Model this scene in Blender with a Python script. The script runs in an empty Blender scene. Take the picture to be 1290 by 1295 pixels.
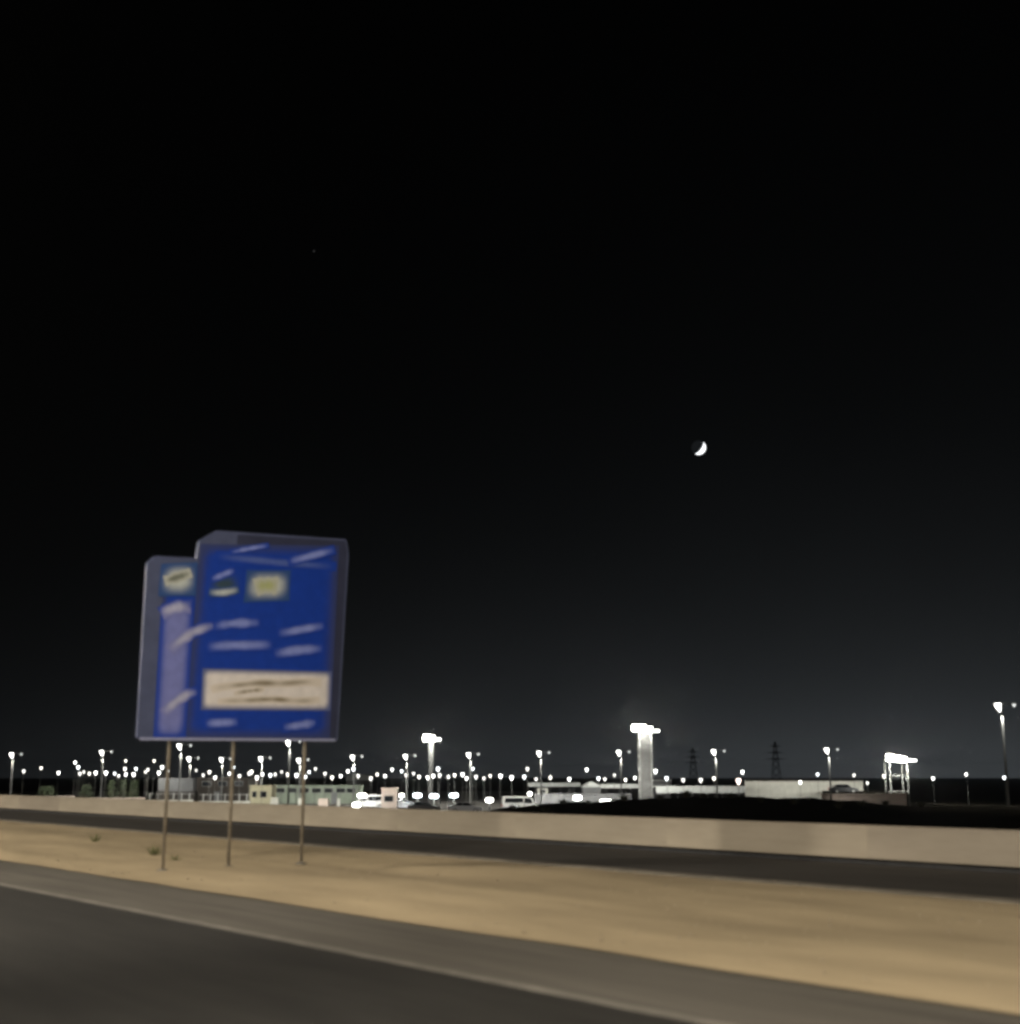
import bpy, bmesh, math, random
from mathutils import Vector, Matrix, noise
R = math.radians
random.seed(7)
S = bpy.context.scene
COL = S.collection

# ------------------------------------------------------------------ camera
# world: road runs along +Y, its right-hand side is +X, road surface at z = 0
H_CAM, F_PX, PITCH, AZ = 1.9, 1600.0, math.atan(333 / 1600.0), R(39.5)
CX, CY = 645.0, 647.5                       # centre of the 1290 x 1295 photograph
cam_d = bpy.data.cameras.new('camera')
cam = bpy.data.objects.new('camera', cam_d)
COL.objects.link(cam)
cam_d.sensor_fit = 'HORIZONTAL'
cam_d.sensor_width = 36.0
cam_d.lens = 36.0 * F_PX / 1290.0
cam_d.clip_start, cam_d.clip_end = 0.05, 20000
cam_d.dof.use_dof = True                  # wide open in the dark, focused on the far lights
cam_d.dof.focus_distance = 330
cam_d.dof.aperture_fstop = 0.72
cam.location = (0, 0, H_CAM)
cam.rotation_euler = (math.pi / 2 + PITCH, 0, -AZ)
S.camera = cam
FWD = Vector((math.sin(AZ), math.cos(AZ), 0))
RGT = Vector((math.cos(AZ), -math.sin(AZ), 0))
CAM = Vector((0, 0, H_CAM))

# ------------------------------------------------------------------ night sky with a town glow low on the right
w = bpy.data.worlds.new('World')
S.world = w
w.use_nodes = True
nt = w.node_tree
nt.nodes.clear()
def wn(t, **k):
    n = nt.nodes.new(t)
    for a, b in k.items(): setattr(n, a, b)
    return n
def wm(op, a, b=None, clamp=False):
    n = wn('ShaderNodeMath', operation=op, use_clamp=clamp)
    for i, s in enumerate((a, b)):
        if s is None: continue
        if isinstance(s, (int, float)): n.inputs[i].default_value = s
        else: nt.links.new(s, n.inputs[i])
    return n.outputs[0]
tc = wn('ShaderNodeTexCoord')
sep = wn('ShaderNodeSeparateXYZ')
nt.links.new(tc.outputs['Generated'], sep.inputs[0])
el = wm('MAXIMUM', sep.outputs['Z'], 0.0)
g1 = wm('EXPONENT', wm('MULTIPLY', el, -1.0 / 0.075))
g2 = wm('MULTIPLY', wm('EXPONENT', wm('MULTIPLY', el, -1.0 / 0.022)), 0.55)
glow = wm('ADD', g1, g2)
# direction of the town: to the right of the view
TX, TY = math.sin(AZ + R(26)), math.cos(AZ + R(26))
dt = wm('ADD', wm('MULTIPLY', sep.outputs['X'], TX), wm('MULTIPLY', sep.outputs['Y'], TY))
azf = wm('EXPONENT', wm('MULTIPLY', wm('SUBTRACT', dt, 1.0), 5.2))
azf = wm('ADD', wm('MULTIPLY', azf, 1.4), 0.03)
lvl = wm('MULTIPLY', wm('MULTIPLY', glow, azf), 0.026)
hi = wm('MULTIPLY', wm('EXPONENT', wm('MULTIPLY', el, -1.0 / 0.30)), wm('MULTIPLY', azf, 0.0042))
lvl = wm('ADD', wm('ADD', lvl, hi), 0.00015)
nz = wn('ShaderNodeTexNoise'); nz.inputs['Scale'].default_value = 3.0; nz.inputs['Detail'].default_value = 5
nt.links.new(tc.outputs['Generated'], nz.inputs['Vector'])
lvl = wm('MULTIPLY', lvl, wm('ADD', wm('MULTIPLY', nz.outputs['Fac'], 0.5), 0.75))
bg = wn('ShaderNodeBackground'); bg.inputs['Color'].default_value = (0.90, 1.0, 1.08, 1)
nt.links.new(lvl, bg.inputs['Strength'])
wo = wn('ShaderNodeOutputWorld')
nt.links.new(bg.outputs[0], wo.inputs['Surface'])

S.view_settings.view_transform = 'Standard'
S.view_settings.look = 'None'
S.view_settings.exposure = 0
S.view_settings.gamma = 1
S.view_settings.use_curve_mapping = False
S.render.engine = 'CYCLES'
S.cycles.filter_width = 3.2               # the soft lens of a hand-held phone at night

# ------------------------------------------------------------------ helpers
def ray(u, v):
    x, y = (u - CX) / F_PX, (CY - v) / F_PX
    c, s = math.cos(PITCH), math.sin(PITCH)
    return (RGT * x + FWD * (c - y * s) + Vector((0, 0, s + y * c)))
def at(u, v, D):                          # point on a sight line at forward distance D
    d = ray(u, v)
    return CAM + d * (D / d.dot(FWD))
def gpt(u, v, z=0.0):                     # where a sight line meets height z
    d = ray(u, v)
    return CAM + d * ((z - H_CAM) / d.z)
GZ = -3.2                                 # level of the yard beyond the barrier
HORIZON = CY + F_PX * math.tan(PITCH)     # 980.5

MATS = {}
def mat(name, col, rough=0.8, metal=0.0, var=0.25, scale=4.0, bump=0.0, emit=None, stretch=None, spec=0.3, alpha2=None):
    if name in MATS: return MATS[name]
    m = bpy.data.materials.new(name); m.use_nodes = True
    n = m.node_tree; b = n.nodes['Principled BSDF']
    b.inputs['Roughness'].default_value = rough
    b.inputs['Metallic'].default_value = metal
    b.inputs['Specular IOR Level'].default_value = spec
    tcn = n.nodes.new('ShaderNodeTexCoord')
    mp = n.nodes.new('ShaderNodeMapping')
    if stretch: mp.inputs['Scale'].default_value = stretch
    n.links.new(tcn.outputs['Object'], mp.inputs['Vector'])
    nz = n.nodes.new('ShaderNodeTexNoise')
    nz.inputs['Scale'].default_value = scale; nz.inputs['Detail'].default_value = 8
    nz.inputs['Roughness'].default_value = 0.62
    n.links.new(mp.outputs[0], nz.inputs['Vector'])
    rp = n.nodes.new('ShaderNodeValToRGB')
    rp.color_ramp.elements[0].position = 0.3; rp.color_ramp.elements[1].position = 0.72
    c2 = alpha2 or tuple(min(1, c * (1 + var)) for c in col)
    rp.color_ramp.elements[0].color = tuple(c * (1 - var) for c in col) + (1,)
    rp.color_ramp.elements[1].color = tuple(c2) + (1,)
    n.links.new(nz.outputs['Fac'], rp.inputs[0])
    n.links.new(rp.outputs[0], b.inputs['Base Color'])
    if bump:
        bp = n.nodes.new('ShaderNodeBump'); bp.inputs['Strength'].default_value = bump
        nz2 = n.nodes.new('ShaderNodeTexNoise'); nz2.inputs['Scale'].default_value = scale * 9; nz2.inputs['Detail'].default_value = 6
        n.links.new(mp.outputs[0], nz2.inputs['Vector'])
        n.links.new(nz2.outputs['Fac'], bp.inputs['Height'])
        bp.inputs['Distance'].default_value = 0.02
        n.links.new(bp.outputs[0], b.inputs['Normal'])
    if emit:
        b.inputs['Emission Color'].default_value = tuple(emit[:3]) + (1,)
        b.inputs['Emission Strength'].default_value = emit[3]
    MATS[name] = m
    return m

def new(name, bm, m, parent=None, smooth=False):
    me = bpy.data.meshes.new(name)
    bmesh.ops.recalc_face_normals(bm, faces=bm.faces[:])
    if smooth:
        for f in bm.faces: f.smooth = True
    bm.to_mesh(me); bm.free()
    if m: me.materials.append(m)
    o = bpy.data.objects.new(name, me); COL.objects.link(o)
    if parent: o.parent = parent
    return o
def thing(name, label, cat, loc=(0, 0, 0), rz=0.0, group=None):
    o = bpy.data.objects.new(name, None); COL.objects.link(o)
    o.empty_display_size = 0.3
    o.location = loc; o.rotation_euler = (0, 0, rz)
    tag(o, label, cat, group); return o
def tag(o, label, cat, group=None):
    o['label'] = label; o['category'] = cat
    if group: o['group'] = group
    return o
def struct(name, bm, m, smooth=False):
    o = new(name, bm, m, None, smooth); o['kind'] = 'structure'; return o
def B(): return bmesh.new()
def box(bm, x0, x1, y0, y1, z0, z1, bev=0.0):
    r = bmesh.ops.create_cube(bm, size=1.0)
    vs = r['verts']
    for v in vs:
        v.co = Vector(((x0 + x1) / 2 + v.co.x * (x1 - x0), (y0 + y1) / 2 + v.co.y * (y1 - y0), (z0 + z1) / 2 + v.co.z * (z1 - z0)))
    if bev:
        es = list({e for v in vs for e in v.link_edges})
        bmesh.ops.bevel(bm, geom=es, offset=bev, segments=2, affect='EDGES', profile=0.6)
    return bm
def rod(bm, a, b, r0, r1=None, n=10, caps=True):
    a, b = Vector(a), Vector(b); r1 = r0 if r1 is None else r1
    d = (b - a).normalized()
    q = Vector((0, 0, 1)).rotation_difference(d)
    A, Bv = [], []
    for i in range(n):
        t = 2 * math.pi * i / n
        e = q @ Vector((math.cos(t), math.sin(t), 0))
        A.append(bm.verts.new(a + e * r0)); Bv.append(bm.verts.new(b + e * r1))
    for i in range(n):
        j = (i + 1) % n
        bm.faces.new((A[i], A[j], Bv[j], Bv[i]))
    if caps: bm.faces.new(A[::-1]); bm.faces.new(Bv)
    return bm
def lathe(bm, prof, n=12, c=(0, 0, 0)):
    rings = []
    for r, z in prof:
        rings.append([bm.verts.new((c[0] + max(r, 1e-4) * math.cos(2 * math.pi * i / n), c[1] + max(r, 1e-4) * math.sin(2 * math.pi * i / n), c[2] + z)) for i in range(n)])
    for a, b in zip(rings, rings[1:]):
        for i in range(n):
            j = (i + 1) % n
            bm.faces.new((a[i], a[j], b[j], b[i]))
    bm.faces.new(rings[0][::-1]); bm.faces.new(rings[-1])
    return bm
def prism(bm, pts, d0, d1, axis='Y'):     # outline in XZ, extruded along Y
    A = [bm.verts.new((x, d0, z)) for x, z in pts]; C = [bm.verts.new((x, d1, z)) for x, z in pts]
    n = len(pts)
    for i in range(n):
        j = (i + 1) % n
        bm.faces.new((A[i], A[j], C[j], C[i]))
    bm.faces.new(A[::-1]); bm.faces.new(C)
    return bm
def copy_tree(o, parent=None):
    c = o.copy(); COL.objects.link(c)
    if parent: c.parent = parent
    for ch in list(o.children):
        if ch.type != 'LIGHT': copy_tree(ch, c)
    return c
YAW = -AZ                                  # local +X = camera right, +Y = away

# ------------------------------------------------------------------ materials
M_ASPH = mat('asphalt_lane', (0.021, 0.0195, 0.017), 0.85, var=0.35, scale=1.5, bump=0.5, stretch=(2.0, 0.25, 1))
M_SHLD = mat('asphalt_shoulder', (0.105, 0.094, 0.079), 0.9, var=0.3, scale=1.2, bump=0.5, stretch=(2.4, 0.16, 1))
M_SERV = mat('asphalt_service', (0.052, 0.046, 0.041), 0.88, var=0.3, scale=1.0, bump=0.4, stretch=(1.5, 0.2, 1))
M_PAINT = mat('road_paint_worn', (0.19, 0.175, 0.15), 0.8, var=0.45, scale=3.0, stretch=(4, 0.6, 1))
M_SAND = mat('sand', (0.40, 0.318, 0.205), 0.95, var=0.22, scale=0.55, bump=0.9, stretch=(1.0, 0.28, 1), spec=0.1)
M_KERB = mat('kerb_concrete', (0.17, 0.15, 0.12), 0.9, var=0.25, scale=2.0, bump=0.3)
M_CONC = mat('barrier_concrete', (0.37, 0.32, 0.25), 0.85, var=0.16, scale=0.8, bump=0.25, stretch=(1, 0.35, 2.2))
M_DIRT = mat('dark_earth', (0.020, 0.018, 0.014), 0.97, var=0.5, scale=0.08, bump=0.0, spec=0.0)
M_YARD = mat('yard_paving', (0.10, 0.095, 0.085), 0.9, var=0.35, scale=0.15)
M_STEEL = mat('galvanised_steel', (0.42, 0.43, 0.42), 0.5, metal=0.2, var=0.12, scale=6)
M_SHAFT = mat('grey_shaft', (0.13, 0.132, 0.13), 0.6, var=0.15, scale=2)
M_DARKM = mat('dark_metal', (0.03, 0.03, 0.032), 0.6, var=0.3, scale=5)
M_POST = mat('sign_post_paint', (0.24, 0.21, 0.165), 0.75, var=0.3, scale=6)
M_LENS = mat('lamp_lens', (0.8, 0.8, 0.78), 0.4, emit=(1.0, 0.985, 0.93, 11.0), var=0.02)
LENS_VAR = [mat('lamp_lens_%s' % n, (0.8, 0.8, 0.78), 0.4, emit=c, var=0.02) for n, c in (('soft', (1.0, 0.97, 0.9, 3.0)), ('cool', (0.93, 0.98, 1.0, 7.0)), ('plain', (1.0, 0.985, 0.93, 10.0)), ('warm', (1.0, 0.94, 0.82, 5.5)))]
M_POLE = mat('weathered_pole', (0.10, 0.10, 0.095), 0.7, var=0.15, scale=4)
M_LENSD = mat('lamp_lens_dim', (0.8, 0.8, 0.78), 0.4, emit=(0.95, 0.98, 0.95, 1.2), var=0.02)
M_LENSW = mat('lamp_lens_pinkish', (0.8, 0.75, 0.7), 0.4, emit=(1.0, 0.82, 0.72, 5.0), var=0.02)
M_LENSB = mat('lamp_lens_bluish', (0.8, 0.8, 0.8), 0.4, emit=(0.84, 0.96, 1.0, 9.0), var=0.02)
M_WHITE = mat('pale_render', (0.52, 0.52, 0.47), 0.85, var=0.14, scale=0.5)
M_PINK = mat('pinkish_render', (0.5, 0.42, 0.37), 0.85, var=0.12, scale=0.5)
M_CREAM = mat('cream_render', (0.40, 0.375, 0.26), 0.85, var=0.12, scale=0.8)
M_GREENW = mat('grey_green_cladding', (0.17, 0.20, 0.16), 0.8, var=0.2, scale=0.7)
M_GREY = mat('grey_cladding', (0.11, 0.113, 0.117), 0.7, var=0.18, scale=0.7)
M_BROWN = mat('dark_brown_cladding', (0.022, 0.018, 0.015), 0.85, var=0.3, scale=0.6)
M_ROOF = mat('pale_metal_roof', (0.42, 0.44, 0.43), 0.55, metal=0.1, var=0.14, scale=0.8)
M_GLASS = mat('dark_glass', (0.01, 0.012, 0.014), 0.08, spec=0.6, var=0.2)
M_LEAF = mat('dusty_leaves', (0.08, 0.105, 0.06), 0.8, var=0.4, scale=2.0)
M_TRUNK = mat('bark', (0.09, 0.065, 0.045), 0.9, var=0.3, scale=6)
M_SILVER = mat('car_silver', (0.36, 0.37, 0.39), 0.32, metal=0.55, var=0.05, spec=0.5)
M_CARW = mat('car_white', (0.62, 0.62, 0.6), 0.35, var=0.04, spec=0.5)
M_CARD = mat('car_dark', (0.03, 0.032, 0.036), 0.3, var=0.1, spec=0.5)
M_TYRE = mat('tyre_rubber', (0.02, 0.02, 0.02), 0.9, var=0.2)
M_CARL = mat('car_light', (0.7, 0.7, 0.7), 0.2, var=0.05)

# ------------------------------------------------------------------ ground and roads
X_LINE, X_SAND0, X_SAND1, X_BAR = 7.9, 10.0, 18.3, 24.1
def crest_v(u):
    pts = [(-400, 1060), (540, 1036), (640, 1022), (700, 1016.5), (780, 1012), (860, 1008.5), (960, 1007), (1040, 1009), (1150, 1019), (1300, 1018), (1800, 1014)]
    for (a, va), (b, vb) in zip(pts, pts[1:]):
        if a <= u <= b: return va + (vb - va) * (u - a) / (b - a)
    return 1060 if u < 0 else 1012
def ground_z(x, y):
    if x < 25.4: return -0.03
    z = -0.03 + (GZ + 0.03) * min(1, (x - 25.4) / 9.0)
    p = Vector((x, y, 0)); f = p.dot(FWD); r = p.dot(RGT)
    if f > 30:
        u = CX + F_PX * 1.021 * r / f
        c = H_CAM - (crest_v(u) - HORIZON) * 132 / F_PX
        h = max(0.0, c - GZ)
        k = math.exp(-((f - 132) / 26.0) ** 2)
        z += h * k + k * min(1, h) * (0.22 * noise.noise(Vector((x * .09, y * .09, 0))) + 0.22 * noise.fractal(Vector((x * .3, y * .3, 4)), 1, 2, 3))
    return z
bm = B()
rad = [0.5, 8, 16, 22, 25.3, 28, 32, 36, 42, 50, 60, 70, 80, 88, 96, 104, 112, 118, 124, 128, 132, 136, 140, 146, 152, 160, 170, 185, 210, 250, 320, 450, 800, 1500, 2550]
rows = []
NA = 900
for r in rad:
    rows.append([bm.verts.new((r * math.sin(2 * math.pi * i / NA), r * math.cos(2 * math.pi * i / NA), ground_z(r * math.sin(2 * math.pi * i / NA), r * math.cos(2 * math.pi * i / NA)))) for i in range(NA)])
for a, b in zip(rows, rows[1:]):
    for i in range(NA):
        j = (i + 1) % NA
        bm.faces.new((a[i], a[j], b[j], b[i]))
bm.faces.new(rows[0])
struct('ground', bm, M_DIRT, True)
def sheet(name, x0, x1, z, m, y0=-150, y1=900):
    b = B()
    ys = [y0 + (y1 - y0) * i / 60 for i in range(61)]
    A = [b.verts.new((x0, y, z)) for y in ys]; C = [b.verts.new((x1, y, z)) for y in ys]
    for i in range(60): b.faces.new((A[i], C[i], C[i + 1], A[i + 1]))
    return struct(name, b, m)
sheet('road', -9.0, X_LINE, 0.0, M_ASPH)
sheet('road_shoulder', X_LINE, X_SAND0 + 0.1, 0.0, M_SHLD)
sheet('road_edge_line', X_LINE - 0.10, X_LINE + 0.07, 0.004, M_PAINT)
sheet('service_road', X_SAND1 - 0.1, X_BAR + 1.2, 0.0, M_SERV)
# sand strip with a low uneven relief
b = B()
xs = [X_SAND0 + (X_SAND1 - X_SAND0) * i / 40 for i in range(41)]
ys = [-60 + 0.4 * i for i in range(500)] + [140 + 4 * i for i in range(190)]
g = []
for y in ys:
    row = []
    for i, x in enumerate(xs):
        e = min(1.0, min(x - X_SAND0, X_SAND1 - x) / 0.7)
        h = 0.02 + e * (0.05 + 0.07 * noise.fractal(Vector((x * .45, y * .16, 3.1)), 1.0, 2.0, 4) + 0.02 * noise.noise(Vector((x * 2.2, y * 1.3, 0))))
        wob = 0.12 * noise.noise(Vector((0 if i == 0 else 9, y * .35, 1.7))) if i in (0, 40) else 0
        row.append(b.verts.new((x + wob, y, max(h, 0.012))))
    g.append(row)
for a, c in zip(g, g[1:]):
    for i in range(40): b.faces.new((a[i], a[i + 1], c[i + 1], c[i]))
struct('sand', b, M_SAND, True)
b = B(); box(b, X_SAND1 - 0.02, X_SAND1 + 0.42, -150, 900, -0.02, 0.06, 0.02)
struct('kerb', b, M_KERB)

yp = [at(u, 1000, D) for u, D in ((-300, 176), (120, 172), (480, 166), (640, 172), (690, 215), (690, 420), (-300, 420))]
b = B(); b.faces.new([b.verts.new((p.x, p.y, GZ + .06)) for p in yp]); struct('yard', b, M_YARD)

# concrete barrier of precast panels, each 6 m, over a recessed foot coloured dark as the shadow gap
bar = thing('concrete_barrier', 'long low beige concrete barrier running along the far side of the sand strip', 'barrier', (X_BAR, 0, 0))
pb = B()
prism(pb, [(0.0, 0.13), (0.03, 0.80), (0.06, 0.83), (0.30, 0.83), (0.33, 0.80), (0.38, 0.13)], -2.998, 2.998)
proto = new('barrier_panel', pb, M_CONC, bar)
proto.location = (0, -40, 0)
pv = [mat('barrier_concrete_%s' % n, c, 0.85, var=0.16, scale=0.8, bump=0.25, stretch=(1, 0.35, 2.2)) for n, c in
      (('grey', (0.362, 0.316, 0.25)), ('warm', (0.378, 0.326, 0.254)), ('stained', (0.325, 0.28, 0.222)))]
pm = [proto.data]
for m in pv:
    d = proto.data.copy(); d.materials.clear(); d.materials.append(m); pm.append(d)
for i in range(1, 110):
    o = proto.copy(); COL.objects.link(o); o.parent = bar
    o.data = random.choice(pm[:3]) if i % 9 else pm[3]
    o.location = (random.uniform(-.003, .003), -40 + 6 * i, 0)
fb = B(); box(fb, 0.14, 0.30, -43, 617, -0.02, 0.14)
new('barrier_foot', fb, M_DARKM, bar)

# ------------------------------------------------------------------ highway lamps (they stand left of the road, outside the frame, and light it)
hl_mat = mat('highway_lens', (0.8, 0.75, 0.6), 0.4, emit=(1.0, 0.80, 0.56, 12.0), var=0.02)
def highway_lamp(y, k):
    t = thing('highway_lamp', 'tall warm highway lamp on the left of the road, %s from the start' % k, 'street lamp', (-7.5, y, 0), 0, 'highway lamps left of the road')
    b = B(); rod(b, (0, 0, 0), (0, 0, 11.7), 0.12, 0.06, 12); new('pole', b, M_STEEL, t, True)
    b = B(); rod(b, (0, 0, 11.6), (3.0, 0, 12.1), 0.05, 0.04, 8); new('arm', b, M_STEEL, t, True)
    b = B(); box(b, 2.8, 3.8, -0.17, 0.17, 12.03, 12.17, 0.03); hd = new('lamp_head', b, M_STEEL, t)
    b = B(); box(b, 2.9, 3.7, -0.13, 0.13, 12.0, 12.03); new('lens', b, hl_mat, hd)
    for sy in (-1, 1):                    # a batwing beam: one half each way along the road
        l = bpy.data.lights.new('highway_light', 'SPOT'); l.energy = HW_POWER; l.color = (1.0, 0.91, 0.76)
        l.spot_size = R(88); l.spot_blend = 0.7; l.shadow_soft_size = 0.35
        lo = bpy.data.objects.new('highway_light', l); COL.objects.link(lo); lo.parent = t
        lo.location = (3.3, 0, 11.9)
        lo.rotation_euler = Vector((17, 14 * sy, -9.5)).to_track_quat('-Z', 'Y').to_euler()
HW_POWER = 12500
ORD = ['first', 'second', 'third', 'fourth', 'fifth', 'sixth', 'seventh', 'eighth', 'ninth', 'tenth', 'eleven', 'twelve']

# ------------------------------------------------------------------ big blue road sign
base = gpt(290, 1102)
YS = base.y
def sp(u, v, off=0.0):                     # sight line -> point (X, Z) on the sign plane
    d = ray(u, v); t = (YS - off) / d.y
    p = CAM + d * t
    return (p.x, p.z)
SX, SZ = base.x, 0.02
sign = thing('road_sign', 'large dark blue road sign with cream panel and top tab, on posts in the sand', 'road sign', (SX, YS, 0))
M_BLUE = mat('sign_blue', (0.009, 0.042, 0.31), 0.45, var=0.1, scale=1.5, spec=0.4)
M_BORD = mat('sign_border', (0.085, 0.10, 0.18), 0.5, var=0.15, scale=2.0)
M_BORDL = mat('sign_border_pale', (0.33, 0.35, 0.52), 0.5, var=0.1, scale=2.0)
M_STEM = mat('sign_stem', (0.15, 0.165, 0.38), 0.5, var=0.1, scale=2.0)
M_TXT = mat('sign_pale_blue', (0.27, 0.33, 0.70), 0.5, var=0.15, scale=3.0)
M_TXTW = mat('sign_white', (0.46, 0.46, 0.56), 0.5, var=0.15, scale=3.0)
M_CRM = mat('sign_cream', (0.74, 0.68, 0.60), 0.5, var=0.1, scale=3.0)
M_SCR = mat('sign_script', (0.17, 0.12, 0.05), 0.6, var=0.2, scale=3.0)
M_LIME = mat('sign_lime', (0.40, 0.46, 0.16), 0.5, var=0.15, scale=5.0)
M_ICON = mat('sign_icon', (0.46, 0.47, 0.40), 0.5, var=0.15, scale=4.0)
M_GRN = mat('sign_green', (0.08, 0.14, 0.08), 0.5, var=0.2, scale=4.0)
def outline(pts, rad=0.0):
    if not rad: return pts
    out = []
    n = len(pts)
    for i in range(n):
        p, a, c = Vector(pts[i]), Vector(pts[i - 1]), Vector(pts[(i + 1) % n])
        da, dc = (a - p).normalized(), (c - p).normalized()
        s, e = p + da * rad, p + dc * rad
        for k in range(6):
            t = k / 5
            q = s.lerp(p, t).lerp(p.lerp(e, t), t)
            out.append((q.x, q.y))
    return out
def plate(name, px, m, y0, y1, rad=0.0, parent=None):
    pts = outline([(x - SX, z) for x, z in (sp(u, v, -y0) for u, v in px)], rad)
    b = B(); prism(b, pts, y0, y1)
    return new(name, b, m, parent or sign)
def soft(name, col, base=None, k=0.85):       # flat print whose ink thins out towards its rim
    if name in MATS: return MATS[name]
    m = mat(name, col, 0.5, var=0.12, scale=5.0, spec=0.4)
    n = m.node_tree; bs = n.nodes['Principled BSDF']
    src = bs.inputs['Base Color'].links[0].from_socket
    at_ = n.nodes.new('ShaderNodeAttribute'); at_.attribute_name = 'ink'
    mx = n.nodes.new('ShaderNodeMix'); mx.data_type = 'RGBA'
    mul = n.nodes.new('ShaderNodeMath'); mul.operation = 'MULTIPLY'; mul.inputs[1].default_value = k
    sm = n.nodes.new('ShaderNodeMapRange'); sm.interpolation_type = 'SMOOTHSTEP'
    n.links.new(at_.outputs['Fac'], sm.inputs['Value']); n.links.new(sm.outputs[0], mul.inputs[0])
    n.links.new(mul.outputs[0], mx.inputs[0])
    gn = n.nodes.new('ShaderNodeAttribute'); gn.attribute_name = 'ground_tint'      # 1 where the mark crosses the pale stem
    gm = n.nodes.new('ShaderNodeMix'); gm.data_type = 'RGBA'
    n.links.new(gn.outputs['Fac'], gm.inputs[0])
    gm.inputs[6].default_value = tuple(base or BLUE) + (1,); gm.inputs[7].default_value = (0.20, 0.215, 0.49, 1)
    n.links.new(gm.outputs[2], mx.inputs[6])
    n.links.new(src, mx.inputs[7]); n.links.new(mx.outputs[2], bs.inputs['Base Color'])
    return m
BLUE = (0.009, 0.048, 0.37)
def finish(name, V, Fc, ink, m, parent, off, gnd=None):
    me = bpy.data.meshes.new(name)
    me.from_pydata([(x - SX, -off, z) for x, z in V], [], Fc)
    a = me.attributes.new('ink', 'FLOAT', 'POINT')
    for k, q in enumerate(ink): a.data[k].value = q
    if gnd:
        a2 = me.attributes.new('ground_tint', 'FLOAT', 'POINT')
        for k, q in enumerate(gnd): a2.data[k].value = q
    me.materials.append(m)
    o = bpy.data.objects.new(name, me); COL.objects.link(o); o.parent = parent or sign
    return o
def brush(name, pts, wpx, m, off=0.048, parent=None, seed=0, clump=0.25, N=26):
    P = [Vector(p) for p in pts]; L = [0]
    for a, c in zip(P, P[1:]): L.append(L[-1] + (c - a).length)
    def ev(t):
        d = t * L[-1]
        for k in range(len(P) - 1):
            if d <= L[k + 1] + 1e-6: return P[k].lerp(P[k + 1], (d - L[k]) / max(1e-6, L[k + 1] - L[k]))
        return P[-1]
    def sm(t):
        w_ = 1.2 / (len(P) * 1.5)
        return (ev(max(0, t - w_)) + ev(max(0, t - w_ / 2)) + ev(t) + ev(min(1, t + w_ / 2)) + ev(min(1, t + w_))) / 5
    V, ink, Fc, gnd = [], [], [], []
    R_ = 7
    for k in range(N + 1):
        t = k / N; p = sm(t); d = (sm(min(1, t + .02)) - sm(max(0, t - .02))).normalized(); nn = Vector((-d.y, d.x))
        wob = 1 + .3 * noise.noise(Vector((t * 5 + seed * 7.3, seed, 0)))
        for r in range(R_):
            q = (r / (R_ - 1)) * 2 - 1
            pp = p + nn * (q * wpx * .62 * wob)
            V.append(sp(pp.x, pp.y, off))
            xm = 220 - (pp.y - 850) * .058; gnd.append(max(0, min(1, (23 - abs(pp.x - xm)) / 6)) * (1 if pp.y > 768 else 0.2))
            e = (min(1, t / .34) * min(1, (1 - t) / .34)) ** .8
            ink.append((1 - abs(q) ** 1.4) * e * (1 - clump * (0.5 + noise.noise(Vector((t * 9 + seed * 3.1, 2.2, seed))))))
    for k in range(N):
        for r in range(R_ - 1):
            a = k * R_ + r; Fc.append((a, a + 1, a + R_ + 1, a + R_))
    return finish(name, V, Fc, ink, m, parent, off, gnd if name == 'arrow_branch' else None)
def softplate(name, quad, m, off=0.044, parent=None, edge=.16, N=14):
    A, Bq, C, D_ = [Vector(q) for q in quad]      # bottom-left, top-left, top-right, bottom-right
    V, ink, Fc = [], [], []
    wl = ((C - Bq).length + (D_ - A).length) / 2; hl = ((Bq - A).length + (C - D_).length) / 2
    ew = edge * min(wl, hl)
    for j_ in range(N + 1):
        for i_ in range(N + 1):
            s_, t_ = i_ / N, j_ / N
            s_ = .5 - .5 * math.cos(math.pi * s_); t_ = .5 - .5 * math.cos(math.pi * t_)
            p = A.lerp(D_, s_).lerp(Bq.lerp(C, s_), t_)
            V.append(sp(p.x, p.y, off))
            ink.append(min(1, min(s_, 1 - s_) * wl / ew) * min(1, min(t_, 1 - t_) * hl / ew))
    for j_ in range(N):
        for i_ in range(N):
            a = j_ * (N + 1) + i_; Fc.append((a, a + 1, a + N + 2, a + N + 1))
    return finish(name, V, Fc, ink, m, parent, off)
M_BORDR = mat('sign_border_dark', (0.04, 0.045, 0.085), 0.5, var=0.15, scale=2.0)
side = plate('side_panel', [(173, 934), (186, 712), (196, 703), (256, 706), (250, 936)], M_BORD, -0.012, 0.05, 0.05)
main = plate('main_panel', [(240, 936.5), (249, 700), (252, 684), (274, 671), (438, 682), (441, 700), (427, 937.5)], M_BORD, -0.024, 0.05, 0.05)
plate('dark_margin', [(300, 936), (300, 676), (437, 684), (439, 700), (425, 937)], M_BORDR, -0.027, -0.0235, 0.05, main)
S_FACE = soft('sign_face', BLUE, (0.04, 0.055, 0.17), 1.0)
softplate('blue_face', [(196, 934), (208, 714), (254, 714), (246, 934)], S_FACE, 0.030, side, .2)
softplate('blue_face', [(232, 934), (254, 688), (429, 690), (417, 935)], S_FACE, 0.036, main, .09, 18)
plate('bottom_edge', [(177, 936), (177, 932.5), (424, 934.5), (424, 937.5)], M_BORDL, -0.050, -0.036, 0, main)
S_PALE, S_WHT = soft('sign_pale_ink', (0.30, 0.36, 0.74)), soft('sign_white_ink', (0.52, 0.52, 0.66), BLUE, 0.85)
S_STEM = soft('sign_stem_ink', (0.23, 0.25, 0.55)); S_DIV = soft('sign_divider_ink', (0.10, 0.15, 0.42))
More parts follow.
